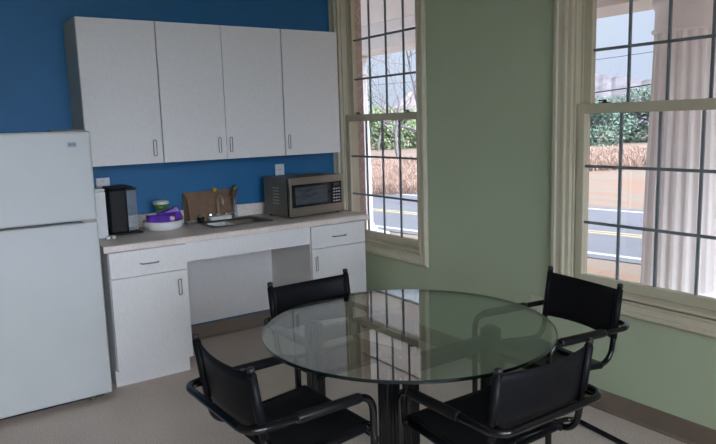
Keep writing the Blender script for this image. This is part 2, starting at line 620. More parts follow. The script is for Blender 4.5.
baseboard('baseboard_right', 0, 0, 0, YB, -1, 0)
baseboard('baseboard_front', -1.4949, -0.0005, -0.6185, -0.0005, 0, -1)
baseboard('baseboard_left', XL, YB, XL, 0, 1, 0)
baseboard('baseboard_back', XL, YB, 0, YB, 0, 1)

# grey-white laminate panel on the wall in the knee space under the sink
tag(MB().box(-1.494, -0.619, -0.012, 0.0, 0.122, 0.825, 0.001).build('trim_1', MT['lam']), kind='structure')


# ------------------------------------------------------------------ double-hung windows
def make_window(name, origin, rz):
    """Local frame: x = outwards, y = along the wall, z = up; inner wall face at x = 0."""
    root = tag(empty(name, origin, rz), kind='structure')
    co, ci = 0.565, 0.485
    zb, zt = 0.532, 2.685
    zi0, zi1 = 0.616, 2.60
    # picture-frame casing with a stepped profile
    mb = MB()
    prof = [(0.0, -0.012), (0.012, -0.026), (0.030, -0.026), (0.036, -0.019), (0.062, -0.016), (0.070, -0.021), (0.080, -0.018), (0.080, 0.0), (0.0, 0.0)]
    rings = []
    for (sy, sz) in ((-1, -1), (1, -1), (1, 1), (-1, 1)):
        ring = []
        for (u, x) in prof:                       # u measured inwards from the outer edge
            yy = sy * (co - u)
            zz = (zb + u) if sz < 0 else (zt - u)
            ring.append(mb.bm.verts.new((x, yy, zz)))
        rings.append(ring)
    for i in range(4):
        a, b = rings[i], rings[(i + 1) % 4]
        for k in range(len(prof)):
            mb.bm.faces.new((a[k], a[(k + 1) % len(prof)], b[(k + 1) % len(prof)], b[k]))
    mb.build('casing', MT['cream'], root)
    MB().box(-0.030, 0.0385, -0.4845, 0.4845, 0.6205, 0.634, 0.005, seg=3).build('stool', MT['cream'], root)
    # jamb liner: sides, head, sloping sill, stops between the sash tracks
    mb = MB()
    for s in (-1, 1):
        y0, y1 = sorted((s * (ci + 0.0015), s * 0.462))
        mb.box(0.0, 0.16, y0, y1, zi0, zi1)
        y0, y1 = sorted((s * 0.462, s * 0.450))
        mb.box(0.022, 0.034, y0, y1, zi0, zi1, 0.002)
        mb.box(0.078, 0.086, y0, y1, zi0, zi1, 0.001)
    mb.box(0.0, 0.16, -ci, ci, zi1 - 0.024, zi1 - 0.001)
    mb.box(0.022, 0.034, -0.46, 0.46, zi1 - 0.036, zi1 - 0.024, 0.002)
    mb.poly([(0.0, -0.46, 0.618), (0.0, 0.46, 0.618), (0.16, 0.46, 0.645), (0.16, -0.46, 0.645)])
    mb.box(0.0, 0.175, -0.484, 0.484, 0.600, 0.620)
    mb.box(0.030, 0.160, -0.46, 0.46, 0.618, 0.636, 0.002)
    mb.build('jamb', MT['cream'], root)

    def sash(nm, x0, x1, z0, z1, bot, top, pz, stile=0.047):
        mb = MB()
        hy = 0.453
        g = hy - stile
        for s in (-1, 1):
            y0, y1 = sorted((s * hy, s * g))
            mb.box(x0, x1, y0, y1, z0, z1, 0.003)
        mb.box(x0, x1, -g, g, z0, z0 + bot, 0.003)
        mb.box(x0, x1, -g, g, z1 - top, z1, 0.003)
        fr = mb.build(nm, MT['sash'], root)
        mm = MB()
        xm = (x0 + x1) / 2
        mw = 0.0075
        for k in (1, 2, 3):
            yy = -g + 2 * g * k / 4
            mm.box(xm - 0.006, xm + 0.006, yy - mw, yy + mw, z0 + bot, z1 - top, 0.003)
        for zz in pz:
            mm.box(xm - 0.0065, xm + 0.0065, -g, g, zz - mw, zz + mw, 0.003)
        mm.build('muntins', MT['muntin'], fr)
        MB().box(xm - 0.002, xm + 0.002, -g, g, z0 + bot, z1 - top).build('pane', MT['pane'], fr)
        return fr
    lo = sash('lower_sash', 0.040, 0.076, 0.637, 1.575, 0.051, 0.050, (0.964, 1.257))
    up = sash('upper_sash', 0.088, 0.124, 1.528, 2.574, 0.047, 0.085, (1.844, 2.138))
    for s in (-0.30, 0.30):
        lt = MB()
        lt.box(0.046, 0.072, s - 0.030, s + 0.030, 1.575, 1.580, 0.002)
        lt.lathe([(0, 0.014), (0.008, 0.013), (0.010, 0.004), (0.011, 0.0)], 12, (0.058, s, 1.580))
        lt.box(0.050, 0.064, s - 0.004, s + 0.034, 1.586, 1.592, 0.002)
        lt.build('sash_lock', MT['bronze'], root)
    return root


n = 0
for c in WIN_Y:
    n += 1
    make_window('window_%d' % n, (0, c, 0), 0)
for c in fill_win_x:
    n += 1
    make_window('window_%d' % n, (c, YB, 0), -PI / 2)

# exterior sill and portals for daylight
for i, c in enumerate(WIN_Y):
    tag(MB().box(0.176, 0.34, c - 0.452, c + 0.452, 0.58, 0.612, 0.004).build('trim_%d' % (i + 2), MT['slab']), kind='structure')


def portal(loc, rot, sx, sy):
    l = bpy.data.lights.new('daylight_portal', 'AREA')
    l.shape = 'RECTANGLE'
    l.size, l.size_y = sx, sy
    l.cycles.is_portal = True
    o = bpy.data.objects.new('daylight_portal', l)
    COL.objects.link(o)
    o.location = loc
    o.rotation_euler = rot


for c in WIN_Y:
    portal((0.20, c, 1.60), (0, PI / 2, 0), 1.95, 0.9)
for c in fill_win_x:
    portal((c, YB - 0.18, 1.60), (PI / 2, 0, PI), 0.9, 1.95)


# ------------------------------------------------------------------ fill light panels, added at the ceiling out of view
def fill_panel(x, y, label):
    root = tag(empty('fill_panel', (x, y, H)), label, 'fill light', 'added fill light panels')
    mb = MB()
    for (a, b, c, d) in ((-0.6, 0.6, -0.3, -0.27), (-0.6, 0.6, 0.27, 0.3), (-0.6, -0.57, -0.27, 0.27), (0.57, 0.6, -0.27, 0.27)):
        mb.box(a, b, c, d, -0.06, -0.001)
    mb.build('frame', MT['white'], root)
    MB().box(-0.569, 0.569, -0.269, 0.269, -0.045, -0.035).build('diffuser', MT['fill_glow'], root)


for (x, y) in ((-2.4, -5.9), (-4.2, -5.9)):
    fill_panel(x, y, 'added white framed fill light panel on the ceiling ' + {-2.4: 'above the middle back window', -4.2: 'in the corner behind the viewer'}[x])


# ------------------------------------------------------------------ pulls
def bow_pull(mb, c, length, vertical=True, out=0.028, r=0.0035):
    """Wire bow pull on a front that faces -y."""
    x, y, z = c
    h = length / 2
    if vertical:                                   # flat wire loop standing off at an angle
        p = [(x, y - 0.003, z - h), (x - 0.024, y - 0.018, z - h), (x - 0.024, y - 0.018, z + h), (x, y - 0.003, z + h)]
        mb.tube(rounded(p, 0.006, 3, True), 0.0022, 7, closed=True)
        return
    else:
        p = [(x - h, y, z), (x - h * 0.92, y - out, z), (x + h * 0.92, y - out, z), (x + h, y, z)]
    mb.tube(rounded(p, 0.012, 4), r, 8)


# ------------------------------------------------------------------ upper cabinets
UX = [-1.956, -1.497, -1.066, -0.626, -0.166]
UT, UB = 2.166, 1.300


def upper_cabinet(x0, x1, doors, label):
    root = tag(empty('wall_cabinet', ((x0 + x1) / 2, 0, UB)), label, 'cabinet', 'wall cabinets above the worktop')
    w = (x1 - x0) / 2
    mb = MB()
    hh = UT - UB
    mb.box(-w + 0.001, w - 0.001, -0.305, -0.001, 0, hh, 0.001)
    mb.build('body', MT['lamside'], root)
    for (a, b, side) in doors:
        a -= (x0 + x1) / 2
        b -= (x0 + x1) / 2
        d = MB().box(a + 0.002, b - 0.002, -0.326, -0.3065, 0.001, hh - 0.001, 0.0015).build('door', MT['lam'], root)
        px = (b - 0.040) if side > 0 else (a + 0.040)
        m2 = MB()
        bow_pull(m2, (px, -0.3262, 0.096), 0.096, True)
        m2.build('handle', MT['darkpull'], d)
    return root


upper_cabinet(UX[0], UX[1], [(UX[0], UX[1], 1)], 'single door pale grey wall cabinet nearest the refrigerator')
upper_cabinet(UX[1] + 0.003, UX[3] - 0.002, [(UX[1] + 0.003, UX[2], 1), (UX[2], UX[3] - 0.002, -1)], 'wide two door pale grey wall cabinet above the sink')
upper_cabinet(UX[3] + 0.002, UX[4], [(UX[3] + 0.002, UX[4], -1)], 'single door pale grey wall cabinet above the microwave')

# ------------------------------------------------------------------ base cabinets
HC = 0.864


def base_cabinet(x0, x1, side, label):
    root = tag(empty('base_cabinet', ((x0 + x1) / 2, 0, 0)), label, 'cabinet', 'base cabinets under the worktop')
    w = (x1 - x0) / 2
    zk, zd, zt = 0.109, 0.665, HC - 0.0395
    mb = MB()
    mb.box(-w, w, -0.595, -0.001, zk, zt, 0.001)
    mb.build('body', MT['lam'], root)
    MB().box(-w + 0.002, w - 0.002, -0.545, -0.001, 0.0, zk - 0.0005, 0.0).build('plinth', MT['lam'], root)
    dr = MB().box(-w + 0.003, w - 0.003, -0.616, -0.5965, zd + 0.003, zt - 0.006, 0.0015).build('drawer', MT['lam'], root)
    m2 = MB()
    bow_pull(m2, (0.0, -0.6165, 0.737), 0.105, False, 0.026, 0.004)
    m2.build('handle', MT['pull'], dr)
    do = MB().box(-w + 0.003, w - 0.003, -0.616, -0.5965, zk + 0.001, zd - 0.003, 0.0015).build('door', MT['lam'], root)
    m3 = MB()
    px = side * (w - 0.045)
    bow_pull(m3, (px, -0.6165, 0.562), 0.096, True, 0.028, 0.0038)
    m3.build('handle', MT['darkpull'], do)
    return root


base_cabinet(-1.954, -1.495, 1, 'pale grey base cabinet with one drawer beside the refrigerator')
base_cabinet(-0.6176, -0.166, -1, 'pale grey base cabinet with one drawer under the microwave')
tag(MB().box(-1.4945, -0.618, -0.602, -0.584, 0.703, HC - 0.0395, 0.001).build('apron_panel', MT['lam']),
    'long pale grey apron panel under the worktop between the base cabinets', 'panel')

# ------------------------------------------------------------------ worktop with sink cut-out
CX0, CX1, CD = -1.980, -0.145, -0.635
SX0, SX1, SY0, SY1 = -1.245, -0.790, -0.430, -0.075     # sink outer rim
wt_root = tag(empty('worktop', ((CX0 + CX1) / 2, 0, HC)), 'speckled taupe laminate worktop with upstand running under the wall cabinets', 'worktop')
ox = (CX0 + CX1) / 2
mb = MB()
hx0, hx1, hy0, hy1 = SX0 + 0.015, SX1 - 0.015, SY0 + 0.015, SY1 - 0.015
t0, t1 = -0.038, 0.0
mb.box(CX0 - ox, hx0 - ox, CD + 0.012, -0.001, t0, t1)
mb.box(hx1 - ox, CX1 - ox, CD + 0.012, -0.001, t0, t1)
mb.box(hx0 - ox, hx1 - ox, CD + 0.012, hy0, t0, t1)
mb.box(hx0 - ox, hx1 - ox, hy1, -0.001, t0, t1)
# rounded nosing
prof = [(CD + 0.012, t1)] + [(CD + 0.012 - 0.012 * math.sin(a), t1 - 0.012 + 0.012 * math.cos(a)) for a in [PI / 2 * k / 4 for k in range(5)]] + [(CD, t0 + 0.004), (CD + 0.004, t0), (CD + 0.012, t0)]
ra = [mb.bm.verts.new((CX0 - ox, y, z)) for y, z in prof]
rb = [mb.bm.verts.new((CX1 - ox, y, z)) for y, z in prof]
for k in range(len(prof) - 1):
    mb.bm.faces.new((ra[k], ra[k + 1], rb[k + 1], rb[k]))
mb.bm.faces.new(ra)
mb.bm.faces.new(rb)
mb.build('slab', MT['counter'], wt_root)
MB().box(CX0 - ox, CX1 - ox, -0.022, -0.001, 0.0, 0.085, 0.003).build('upstand', MT['counter'], wt_root)

# ------------------------------------------------------------------ refrigerator
FX = -2.013
fr = tag(empty('refrigerator', (FX - 0.375, -0.35, 0)), 'white top freezer refrigerator standing left of the kitchen cabinets', 'refrigerator')
mb = MB()
mb.box(-0.372, 0.372, -0.285, 0.315, 0.045, 1.500, 0.008)
mb.build('body', MT['fridge'], fr)
mb = MB()
mb.box(-0.35, 0.35, -0.262, 0.28, 0.0, 0.0445)
mb.build('base_grille', MT['blackp'], fr)
ym = -0.3577
fz = MB().box(-0.375, 0.375, ym, -0.300, 1.034, 1.5145, 0.012, seg=3).build('freezer_door', MT['fridge'], fr)
fd = MB().box(-0.375, 0.375, ym, -0.300, 0.040, 1.024, 0.012, seg=3).build('refrigerator_door', MT['fridge'], fr)
MB().box(-0.362, 0.362, -0.300, -0.2855, 0.05, 1.505).build('gasket', MT['gasket'], fr)
mb = MB()
mb.box(0.18, 0.355, -0.345, -0.25, 1.515, 1.523, 0.002)
mb.build('hinge_cover', MT['gasket'], fr)
MB().box(0.30, 0.372, -0.350, -0.26, 1.0255, 1.0335, 0.001).build('hinge', MT['steel'], fr)
for z0, z1, pd in ((1.06, 1.36, fz), (0.62, 0.99, fd)):
    mb = MB()
    mb.tube(rounded([(-0.345, ym, z0), (-0.345, ym - 0.045, z0), (-0.345, ym - 0.045, z1), (-0.345, ym, z1)], 0.03, 5), 0.011, 10)
    mb.build('handle', MT['white'], pd)
for sx in (-0.28, 0.28):
    MB().lathe([(0, 0), (0.02, 0), (0.02, 0.01), (0.012, 0.014), (0.012, 0.044), (0, 0.044)], 12, (sx, -0.2825, 0)).build('levelling_foot', MT['steel'], fr)
mb = MB()
mb.box(0.255, 0.300, ym - 0.0015, ym, 1.430, 1.458, 0.0005)
bd = mb.build('badge', MT['logo'], fz)
mb = MB()
for k in range(4):
    mb.box(0.262 + k * 0.009, 0.268 + k * 0.009, ym - 0.0022, ym - 0.0016, 1.439, 1.450)
mb.build('badge_lettering', MT['badgetext'], bd)
mb = MB()
mb.lathe([(0, 0.004), (0.006, 0.003), (0.007, 0)], 12)
mb.xform(Matrix.Translation((0.345, ym, 0.62)) @ Matrix.Rotation(PI / 2, 4, 'X'))
mb.build('screw_cover', MT['white'], fd)

# ------------------------------------------------------------------ microwave
mwa = math.radians(6.4)
mw = tag(empty('microwave', (-0.675, -0.443, HC + 0.001), mwa), 'stainless steel microwave oven with black window on the worktop', 'microwave')
WM, DM, HM = 0.487, 0.325, 0.281
mb = MB()
mb.box(0, WM, 0.030, DM, 0.012, HM, 0.004)
mb.build('casing', MT['mwside'], mw)
mb = MB()
mb.box(-0.001, WM + 0.001, 0.020, 0.0295, 0.012, HM - 0.004)
mb.build('front_seam', MT['blackp'], mw)
mb = MB()                                           # door frame with an opening for the window and one for the panel
Z0, Z1, X1 = 0.010, HM, WM
wx0, wx1, wz0, wz1 = 0.020, 0.362, 0.072, 0.232
px0, px1 = 0.372, 0.467
mb.box(0, X1, 0, 0.019, Z0, wz0, 0.002)
mb.box(0, X1, 0, 0.019, wz1, Z1, 0.002)
mb.box(0, wx0, 0, 0.019, wz0, wz1)
mb.box(px1, X1, 0, 0.019, wz0, wz1)
mb.build('front_frame', MT['steel'], mw)
dr = MB().box(wx0 + 0.0005, px0 - 0.001, 0.002, 0.017, wz0 + 0.0005, wz1 - 0.0005, 0.001).build('door_glass', MT['blackgl'], mw)
MB().box(0.050, 0.335, 0.0005, 0.0018, 0.090, 0.214, 0.0005).build('window_screen', MT['mesh'], dr)
cp = MB().box(px0, px1 - 0.0005, 0.001, 0.017, wz0 + 0.0005, wz1 - 0.0005, 0.001).build('control_panel', MT['blackgl'], mw)
MB().box(px0 + 0.018, px1 - 0.018, -0.0004, 0.0009, 0.205, 0.222).build('display', mat('dim_display', (0.03, 0.05, 0.05), 0.2, var=0.1), cp)
mb = MB()
for i in range(3):
    for j in range(5):
        if j == 4 or (i, j) in ((0, 3), (2, 3)) or j < 3 or (i, j) == (1, 3):
            xa = px0 + 0.015 + i * 0.024
            za = 0.086 + j * 0.022
            mb.box(xa, xa + 0.017, -0.0004, 0.0009, za, za + 0.009, 0.0)
mb.build('keypad', mat('pale_keypad_print', (0.35, 0.35, 0.38), 0.4, var=0.1), cp)
mb = MB()
for k in range(6):
    z = 0.095 + k * 0.022
    mb.box(-0.0008, 0.0, 0.130, 0.205, z, z + 0.008)
mb.build('side_vents', mat('pale_vent_slots', (0.50, 0.47, 0.42), 0.4, 0.3, var=0.05), mw)
for (a, b) in ((0.03, 0.04), (WM - 0.03, 0.04), (0.03, DM - 0.04), (WM - 0.03, DM - 0.04)):
    MB().lathe([(0, 0), (0.012, 0), (0.012, 0.0115), (0, 0.0115)], 12, (a, b, 0)).build('foot', MT['blackp'], mw)


# ------------------------------------------------------------------ wall plates
def wall_plate(name, loc, rz, w, h, label, m):
    """Local: plate lies in the xz plane and faces -y."""
    o = tag(empty(name, loc, rz), label, 'socket')
    MB().box(-w / 2, w / 2, -0.006, 0.0, -h / 2, h / 2, 0.002).build('plate', m, o)
    for dz in (-0.019, 0.019):
        f = MB().box(-0.016, 0.016, -0.0085, -0.0061, dz - 0.014, dz + 0.014, 0.004, seg=3).build('socket_face', m, o)
        mb = MB()
        for dx in (-0.006, 0.006):
            mb.box(dx - 0.001, dx + 0.001, -0.0090, -0.0086, dz - 0.004, dz + 0.005)
        mb.box(-0.002, 0.002, -0.0090, -0.0086, dz - 0.010, dz - 0.006)
        mb.build('slots', MT['blackp'], f)
    return o


wall_plate('wall_socket', (-0.510, -0.0005, 1.163), 0, 0.075, 0.118, 'white socket plate on the blue wall above the microwave', MT['white'])
wall_plate('wall_socket', (-1.800, -0.0005, 1.172), 0, 0.085, 0.075, 'white socket plate on the blue wall above the black coffee maker', MT['white'])
wall_plate('wall_socket', (-0.0005, -2.045, 0.462), -PI / 2, 0.075, 0.118, 'cream socket plate low on the green wall behind the chair', MT['ivory'])

# ------------------------------------------------------------------ things on the worktop
ZC = HC + 0.001
# tall white appliance
o = tag(empty('countertop_appliance', (-1.905, -0.27, ZC)), 'tall narrow white appliance between refrigerator and black coffee maker', 'appliance')
MB().box(-0.035, 0.035, -0.06, 0.08, 0.0, 0.285, 0.008, seg=3).build('body', MT['white'], o)
MB().box(-0.033, 0.033, -0.055, 0.075, 0.286, 0.300, 0.003).build('lid', MT['white'], o)

# coffee maker
o = tag(empty('coffee_maker', (-1.750, -0.17, ZC)), 'black coffee maker with a clear water tank on the worktop', 'coffee maker')
mb = MB()
mb.box(-0.088, 0.020, -0.110, 0.110, 0.012, 0.285, 0.012, seg=3)
mb.build('body', MT['blackp'], o)
MB().box(-0.090, 0.104, -0.112, 0.112, 0.0, 0.0115, 0.003).build('base', MT['blackp'], o)
mb = MB()
mb.box(0.022, 0.096, -0.050, 0.090, 0.013, 0.272, 0.008, seg=3)
mb.build('water_tank', MT['clear'], o)
mb = MB()
mb.box(0.021, 0.098, -0.056, 0.094, 0.273, 0.283, 0.003)
mb.build('tank_lid', MT['blackp'], o)
mb = MB()
mb.box(-0.085, 0.060, -0.100, 0.06, 0.286, 0.300, 0.006, seg=3)
mb.build('top_cover', MT['blackp'], o)

# two creamer cups
for i, (cx, cy, lb) in enumerate(((-1.885, -0.375, 'small white creamer cup closest to the refrigerator'), (-1.850, -0.365, 'small white creamer cup closest to the black coffee maker'))):
    o = tag(empty('creamer_cup', (cx, cy, ZC)), lb, 'creamer cup', 'creamer cups on the worktop')
    MB().lathe([(0, 0), (0.010, 0), (0.014, 0.018), (0.0, 0.018)], 16).build('cup', MT['white'], o)
    MB().lathe([(0, 0.0185), (0.017, 0.0185), (0.017, 0.020), (0, 0.020)], 16).build('lid', MT['chrome'], o)

# white dish with purple packs and tub
dx, dy = -1.498, -0.225
o = tag(MB().lathe([(0, 0), (0.098, 0), (0.112, 0.006), (0.122, 0.022), (0.129, 0.060), (0.124, 0.060), (0.117, 0.024), (0.108, 0.012), (0.090, 0.006), (0, 0.006)], 48).build('serving_dish', MT['ceramic'], loc=(dx, dy, ZC)),
        'round white dish holding purple packs on the worktop', 'dish')


def pack(name, loc, rot, size, mats, label, grp):
    r = tag(empty(name, loc), label, 'snack pack', grp)
    r.rotation_euler = rot
    l, w, h = size
    nx, ny = 14, 8
    grid_t = []
    for i in range(nx + 1):
        row = []
        for j in range(ny + 1):
            u, v = i / nx * 2 - 1, j / ny * 2 - 1
            puff = (1 - abs(u) ** 4) * (1 - abs(v) ** 4)
            row.append((u * l / 2, v * w / 2, h * 0.5 * puff))
        grid_t.append(row)
    mb = MB()
    for sgn in (1, -1):
        vs = [[mb.bm.verts.new((p[0], p[1], p[2] * sgn)) for p in row] for row in grid_t]
        for i in range(nx):
            for j in range(ny):
                q = (vs[i][j], vs[i + 1][j], vs[i + 1][j + 1], vs[i][j + 1])
                f = mb.bm.faces.new(q if sgn > 0 else q[::-1])
                f.smooth = True
    bmesh.ops.remove_doubles(mb.bm, verts=mb.bm.verts, dist=1e-5)
    mb.build('wrapper', mats[0], r)
    return r, h


pk, h = pack('snack_pack', (dx - 0.018, dy - 0.035, ZC + 0.062), (math.radians(62), 0, math.radians(-4)), (0.190, 0.090, 0.036), (MT['purple'],), 'purple snack pack with a round pink label lying in the white dish', 'purple snack packs')
mb = MB()
mb.lathe([(0, 0.0175), (0.018, 0.0165), (0.018, 0.014)], 20, (0.062, 0.002, -0.0))
mb.build('round_label', MT['label'], pk)
pk, h = pack('snack_pack', (dx + 0.048, dy - 0.000, ZC + 0.084), (math.radians(66), math.radians(-17), math.radians(2)), (0.150, 0.090, 0.028), (MT['purple'],), 'purple and pale violet snack pack leaning at the edge of the dish', 'purple snack packs')
mb = MB()
mb.poly([(-0.066, 0.037, 0.006), (0.066, 0.037, 0.006), (0.066, -0.002, 0.0145), (0.0, 0.020, 0.0165)])
mb.build('pale_band', MT['violet'], pk)

o = tag(empty('yogurt_tub', (-1.480, -0.150, ZC + 0.009)), 'green tub with a white lid standing in the white dish', 'tub')
MB().lathe([(0, 0), (0.026, 0), (0.034, 0.112), (0, 0.112)], 28).build('clear_cup', MT['clear'], o)
MB().lathe([(0, 0.1125), (0.036, 0.1125), (0.045, 0.147), (0, 0.147)], 28).build('green_cup', MT['greenp'], o)
MB().lathe([(0, 0.1475), (0.050, 0.1475), (0.052, 0.152), (0.051, 0.168), (0.047, 0.170), (0.045, 0.163), (0, 0.163)], 32).build('lid', MT['limelid'], o)

# paper bag
o = tag(empty('paper_bag', (-1.105, -0.05, ZC)), 'open brown kraft paper bag standing behind the sink faucet', 'paper bag')
mb = MB()
bx0, bx1 = -0.185, 0.180
mb.box(bx0 + 0.004, bx1, 0.022, 0.026, 0, 0.205)                                   # back panel
mb.poly([(bx0 + 0.022, -0.050, 0), (bx1 - 0.01, -0.050, 0), (bx1 - 0.005, -0.046, 0.160), (bx0 + 0.012, -0.044, 0.158)])
mb.poly([(bx0 + 0.022, -0.0485, 0), (bx1 - 0.01, -0.0485, 0), (bx1 - 0.005, -0.0445, 0.160), (bx0 + 0.012, -0.0425, 0.158)])
for sx, xe, xf, xg in ((1, bx0 + 0.004, bx0 + 0.012, bx0 + 0.022), (-1, bx1, bx1 - 0.005, bx1 - 0.01)):
    xm = xe + 0.016 * sx
    mb.poly([(xe, 0.022, 0), (xe, 0.022, 0.204), (xm, -0.012, 0.172), (xm, -0.018, 0)])
    mb.poly([(xm, -0.018, 0), (xm, -0.012, 0.172), (xf, -0.044 if sx > 0 else -0.046, 0.159), (xg, -0.050 if sx > 0 else -0.050, 0)])
mb.poly([(bx0 + 0.004, 0.022, 0.0005), (bx1, 0.022, 0.0005), (bx1 - 0.01, -0.05, 0.0005), (bx0 + 0.022, -0.05, 0.0005)])
mb.build('paper', MT['kraft'], o, fix=False)
# sink
o = tag(empty('sink', ((SX0 + SX1) / 2, (SY0 + SY1) / 2, HC)), 'small stainless steel drop-in sink set in the worktop', 'sink')
sx, sy = (SX1 - SX0) / 2, (SY1 - SY0) / 2


def rrect(hx, hy, r, z, n=5, cx=0, cy=0):
    out = []
    for (qx, qy, a0) in ((1, 1, 0), (-1, 1, PI / 2), (-1, -1, PI), (1, -1, 3 * PI / 2)):
        for k in range(n + 1):
            a = a0 + PI / 2 * k / n
            out.append((cx + qx * (hx - r) + r * math.cos(a), cy + qy * (hy - r) + r * math.sin(a), z))
    return out


bc = -0.030
loops = [rrect(sx, sy, 0.03, 0.0005), rrect(sx - 0.003, sy - 0.003, 0.03, 0.006), rrect(sx - 0.014, sy - 0.014, 0.03, 0.006),
         rrect(sx - 0.022, sy - 0.020, 0.03, 0.002), rrect(sx - 0.030, sy - 0.062, 0.05, 0.003, cy=bc), rrect(sx - 0.036, sy - 0.068, 0.05, -0.006, cy=bc),
         rrect(sx - 0.045, sy - 0.078, 0.05, -0.125, cy=bc), rrect(sx - 0.085, sy - 0.11, 0.04, -0.145, cy=bc), rrect(0.03, 0.03, 0.029, -0.150, cy=bc)]
mb = MB()
vr = [[mb.bm.verts.new(p) for p in l] for l in loops]
for a, b in zip(vr, vr[1:]):
    for k in range(len(a)):
        f = mb.bm.faces.new((a[k], a[(k + 1) % len(a)], b[(k + 1) % len(a)], b[k]))
        f.smooth = True
mb.bm.faces.new(vr[-1])
mb.build('basin', MT['steel'], o, fix=False)
MB().lathe([(0, -0.147), (0.022, -0.147), (0.028, -0.1485), (0.028, -0.1495)], 20, (0, bc, 0)).build('drain', MT['chrome'], o)

# faucet
fx_, fy_ = -1.075, -0.130
o = tag(empty('faucet', (fx_, fy_, HC + 0.007)), 'gooseneck faucet with a bright base plate at the back of the sink', 'faucet')
MB().box(-0.070, 0.090, -0.026, 0.024, 0.0, 0.028, 0.006, seg=3).build('base_plate', MT['white'], o)
mb = MB()
pts = [(0.0, 0, 0.022), (0.0, 0, 0.13)] + [(0.0, -0.045 + 0.045 * math.cos(a), 0.13 + 0.045 * math.sin(a)) for a in [PI * k / 10 for k in range(1, 11)]] + [(0.0, -0.09, 0.105)]
mb.tube(pts, 0.0075, 14)
mb.lathe([(0, 0), (0.016, 0), (0.014, 0.012), (0.010, 0.022), (0, 0.022)], 16, (0, 0, 0.0282))
mb.build('spout', MT['brasschrome'], o)
for s in (-0.055, 0.062):
    mb = MB()
    mb.lathe([(0, 0), (0.013, 0), (0.011, 0.018), (0, 0.020)], 14, (s, 0, 0.0282))
    mb.tube([(s, 0, 0.034), (s * 1.2, -0.02, 0.044), (s * 1.45, -0.055, 0.048)], 0.005, 10)
    mb.build('tap_handle', MT['chrome'], o)

# pale dish tub in the sink
o = tag(MB().build if False else empty('dish_tub', (-1.13, -0.285, HC - 0.118)), 'pale grey rectangular dish tub sitting in the sink', 'tub')
mb = MB()
l0 = [rrect(0.062, 0.075, 0.02, 0.0), rrect(0.072, 0.085, 0.02, 0.112), rrect(0.078, 0.091, 0.02, 0.112), rrect(0.078, 0.091, 0.02, 0.118), rrect(0.069, 0.082, 0.02, 0.118), rrect(0.060, 0.073, 0.02, 0.006)]
vr = [[mb.bm.verts.new(p) for p in l] for l in l0]
mb.bm.faces.new(vr[0])
for a, b in zip(vr, vr[1:]):
    for k in range(len(a)):
        mb.bm.faces.new((a[k], a[(k + 1) % len(a)], b[(k + 1) % len(a)], b[k]))
mb.bm.faces.new(vr[-1])
mb.build('tub', MT['ceramic'], o)

# vase with flowers
vx, vy = -0.950, -0.130
o = tag(empty('flower_vase', (vx, vy, ZC + 0.004)), 'clear glass vase of dried stems standing behind the faucet', 'vase')
MB().lathe([(0, 0), (0.024, 0), (0.020, 0.01), (0.018, 0.06), (0.021, 0.11), (0.027, 0.145), (0.0245, 0.145), (0.0185, 0.11), (0.0155, 0.06), (0.016, 0.012), (0, 0.010)], 28).build('glass', MT['vase'], o)
rnd = random.Random(3)


def flower(head, col, label, lean):
    r = tag(empty('flower', (vx, vy, ZC + 0.004)), label, 'flower', 'yellow flowers in the vase')
    hx, hy, hz = head
    MB().tube([(0.002 * lean, 0, 0.014), (0.004 * lean, 0, 0.13), (hx * 0.6, hy * 0.6, 0.13 + (hz - 0.13) * 0.6), (hx, hy, hz)], 0.0016, 6).build('stem', MT['stem'], r)
    mb = MB()
    for ring, (cnt, rad, tilt) in enumerate(((11, 0.025, 0.3), (9, 0.021, 0.7), (7, 0.016, 1.1))):
        for k in range(cnt):
            a = 2 * PI * k / cnt + ring * 0.4
            d = Vector((math.cos(a) * math.cos(tilt), math.sin(a) * math.cos(tilt) - 0.3, math.sin(tilt))).normalized()
            s = Vector((-math.sin(a), math.cos(a), 0)) * 0.0065
            c = Vector(head)
            mb.poly([c, c + d * rad * 0.6 + s, c + d * rad, c + d * rad * 0.6 - s])
    mb.lathe([(0, -0.009), (0.012, -0.010), (0.016, 0), (0.012, 0.010), (0, 0.009)], 12, head)
    mb.build('bloom', col, r, fix=False)


flower((-0.135, 0.020, 0.212), MT['petal'], 'yellow flower leaning from the vase over the paper bag', -1)
flower((0.012, 0.020, 0.210), MT['petal2'], 'yellow green flower on the vase side nearest the microwave', 1)
mb = MB()
for k in range(16):
    a = rnd.uniform(-0.55, 0.75)
    b = rnd.uniform(-0.35, 0.15)
    ln = rnd.uniform(0.15, 0.205)
    p1 = Vector((rnd.uniform(-.006, .006), rnd.uniform(-.006, .006), 0.10))
    d = Vector((math.sin(a), math.sin(b) * 0.5, math.cos(a)))
    p2 = Vector((p1.x * 1.5, p1.y * 1.5, 0.142))
    p3 = p2 + d * (ln - 0.10) * rnd.uniform(0.7, 1)
    mb.tube([(0, 0, 0.02), tuple(p1), tuple(p2), tuple(p3)], 0.0012, 5)
    for q in range(4):
        c = p2.lerp(p3, rnd.uniform(0.3, 1.0))
        e1 = Vector((rnd.uniform(-1, 1), rnd.uniform(-1, 1), rnd.uniform(-.4, 1))).normalized()
        e2 = e1.cross(Vector((rnd.uniform(-1, 1), rnd.uniform(-1, 1), 0.3))).normalized()
        mb.poly([c, c + e1 * 0.009 + e2 * 0.004, c + e1 * 0.019, c + e1 * 0.009 - e2 * 0.004])
mb.build('dried_stems', MT['leafdry'], o, fix=False)

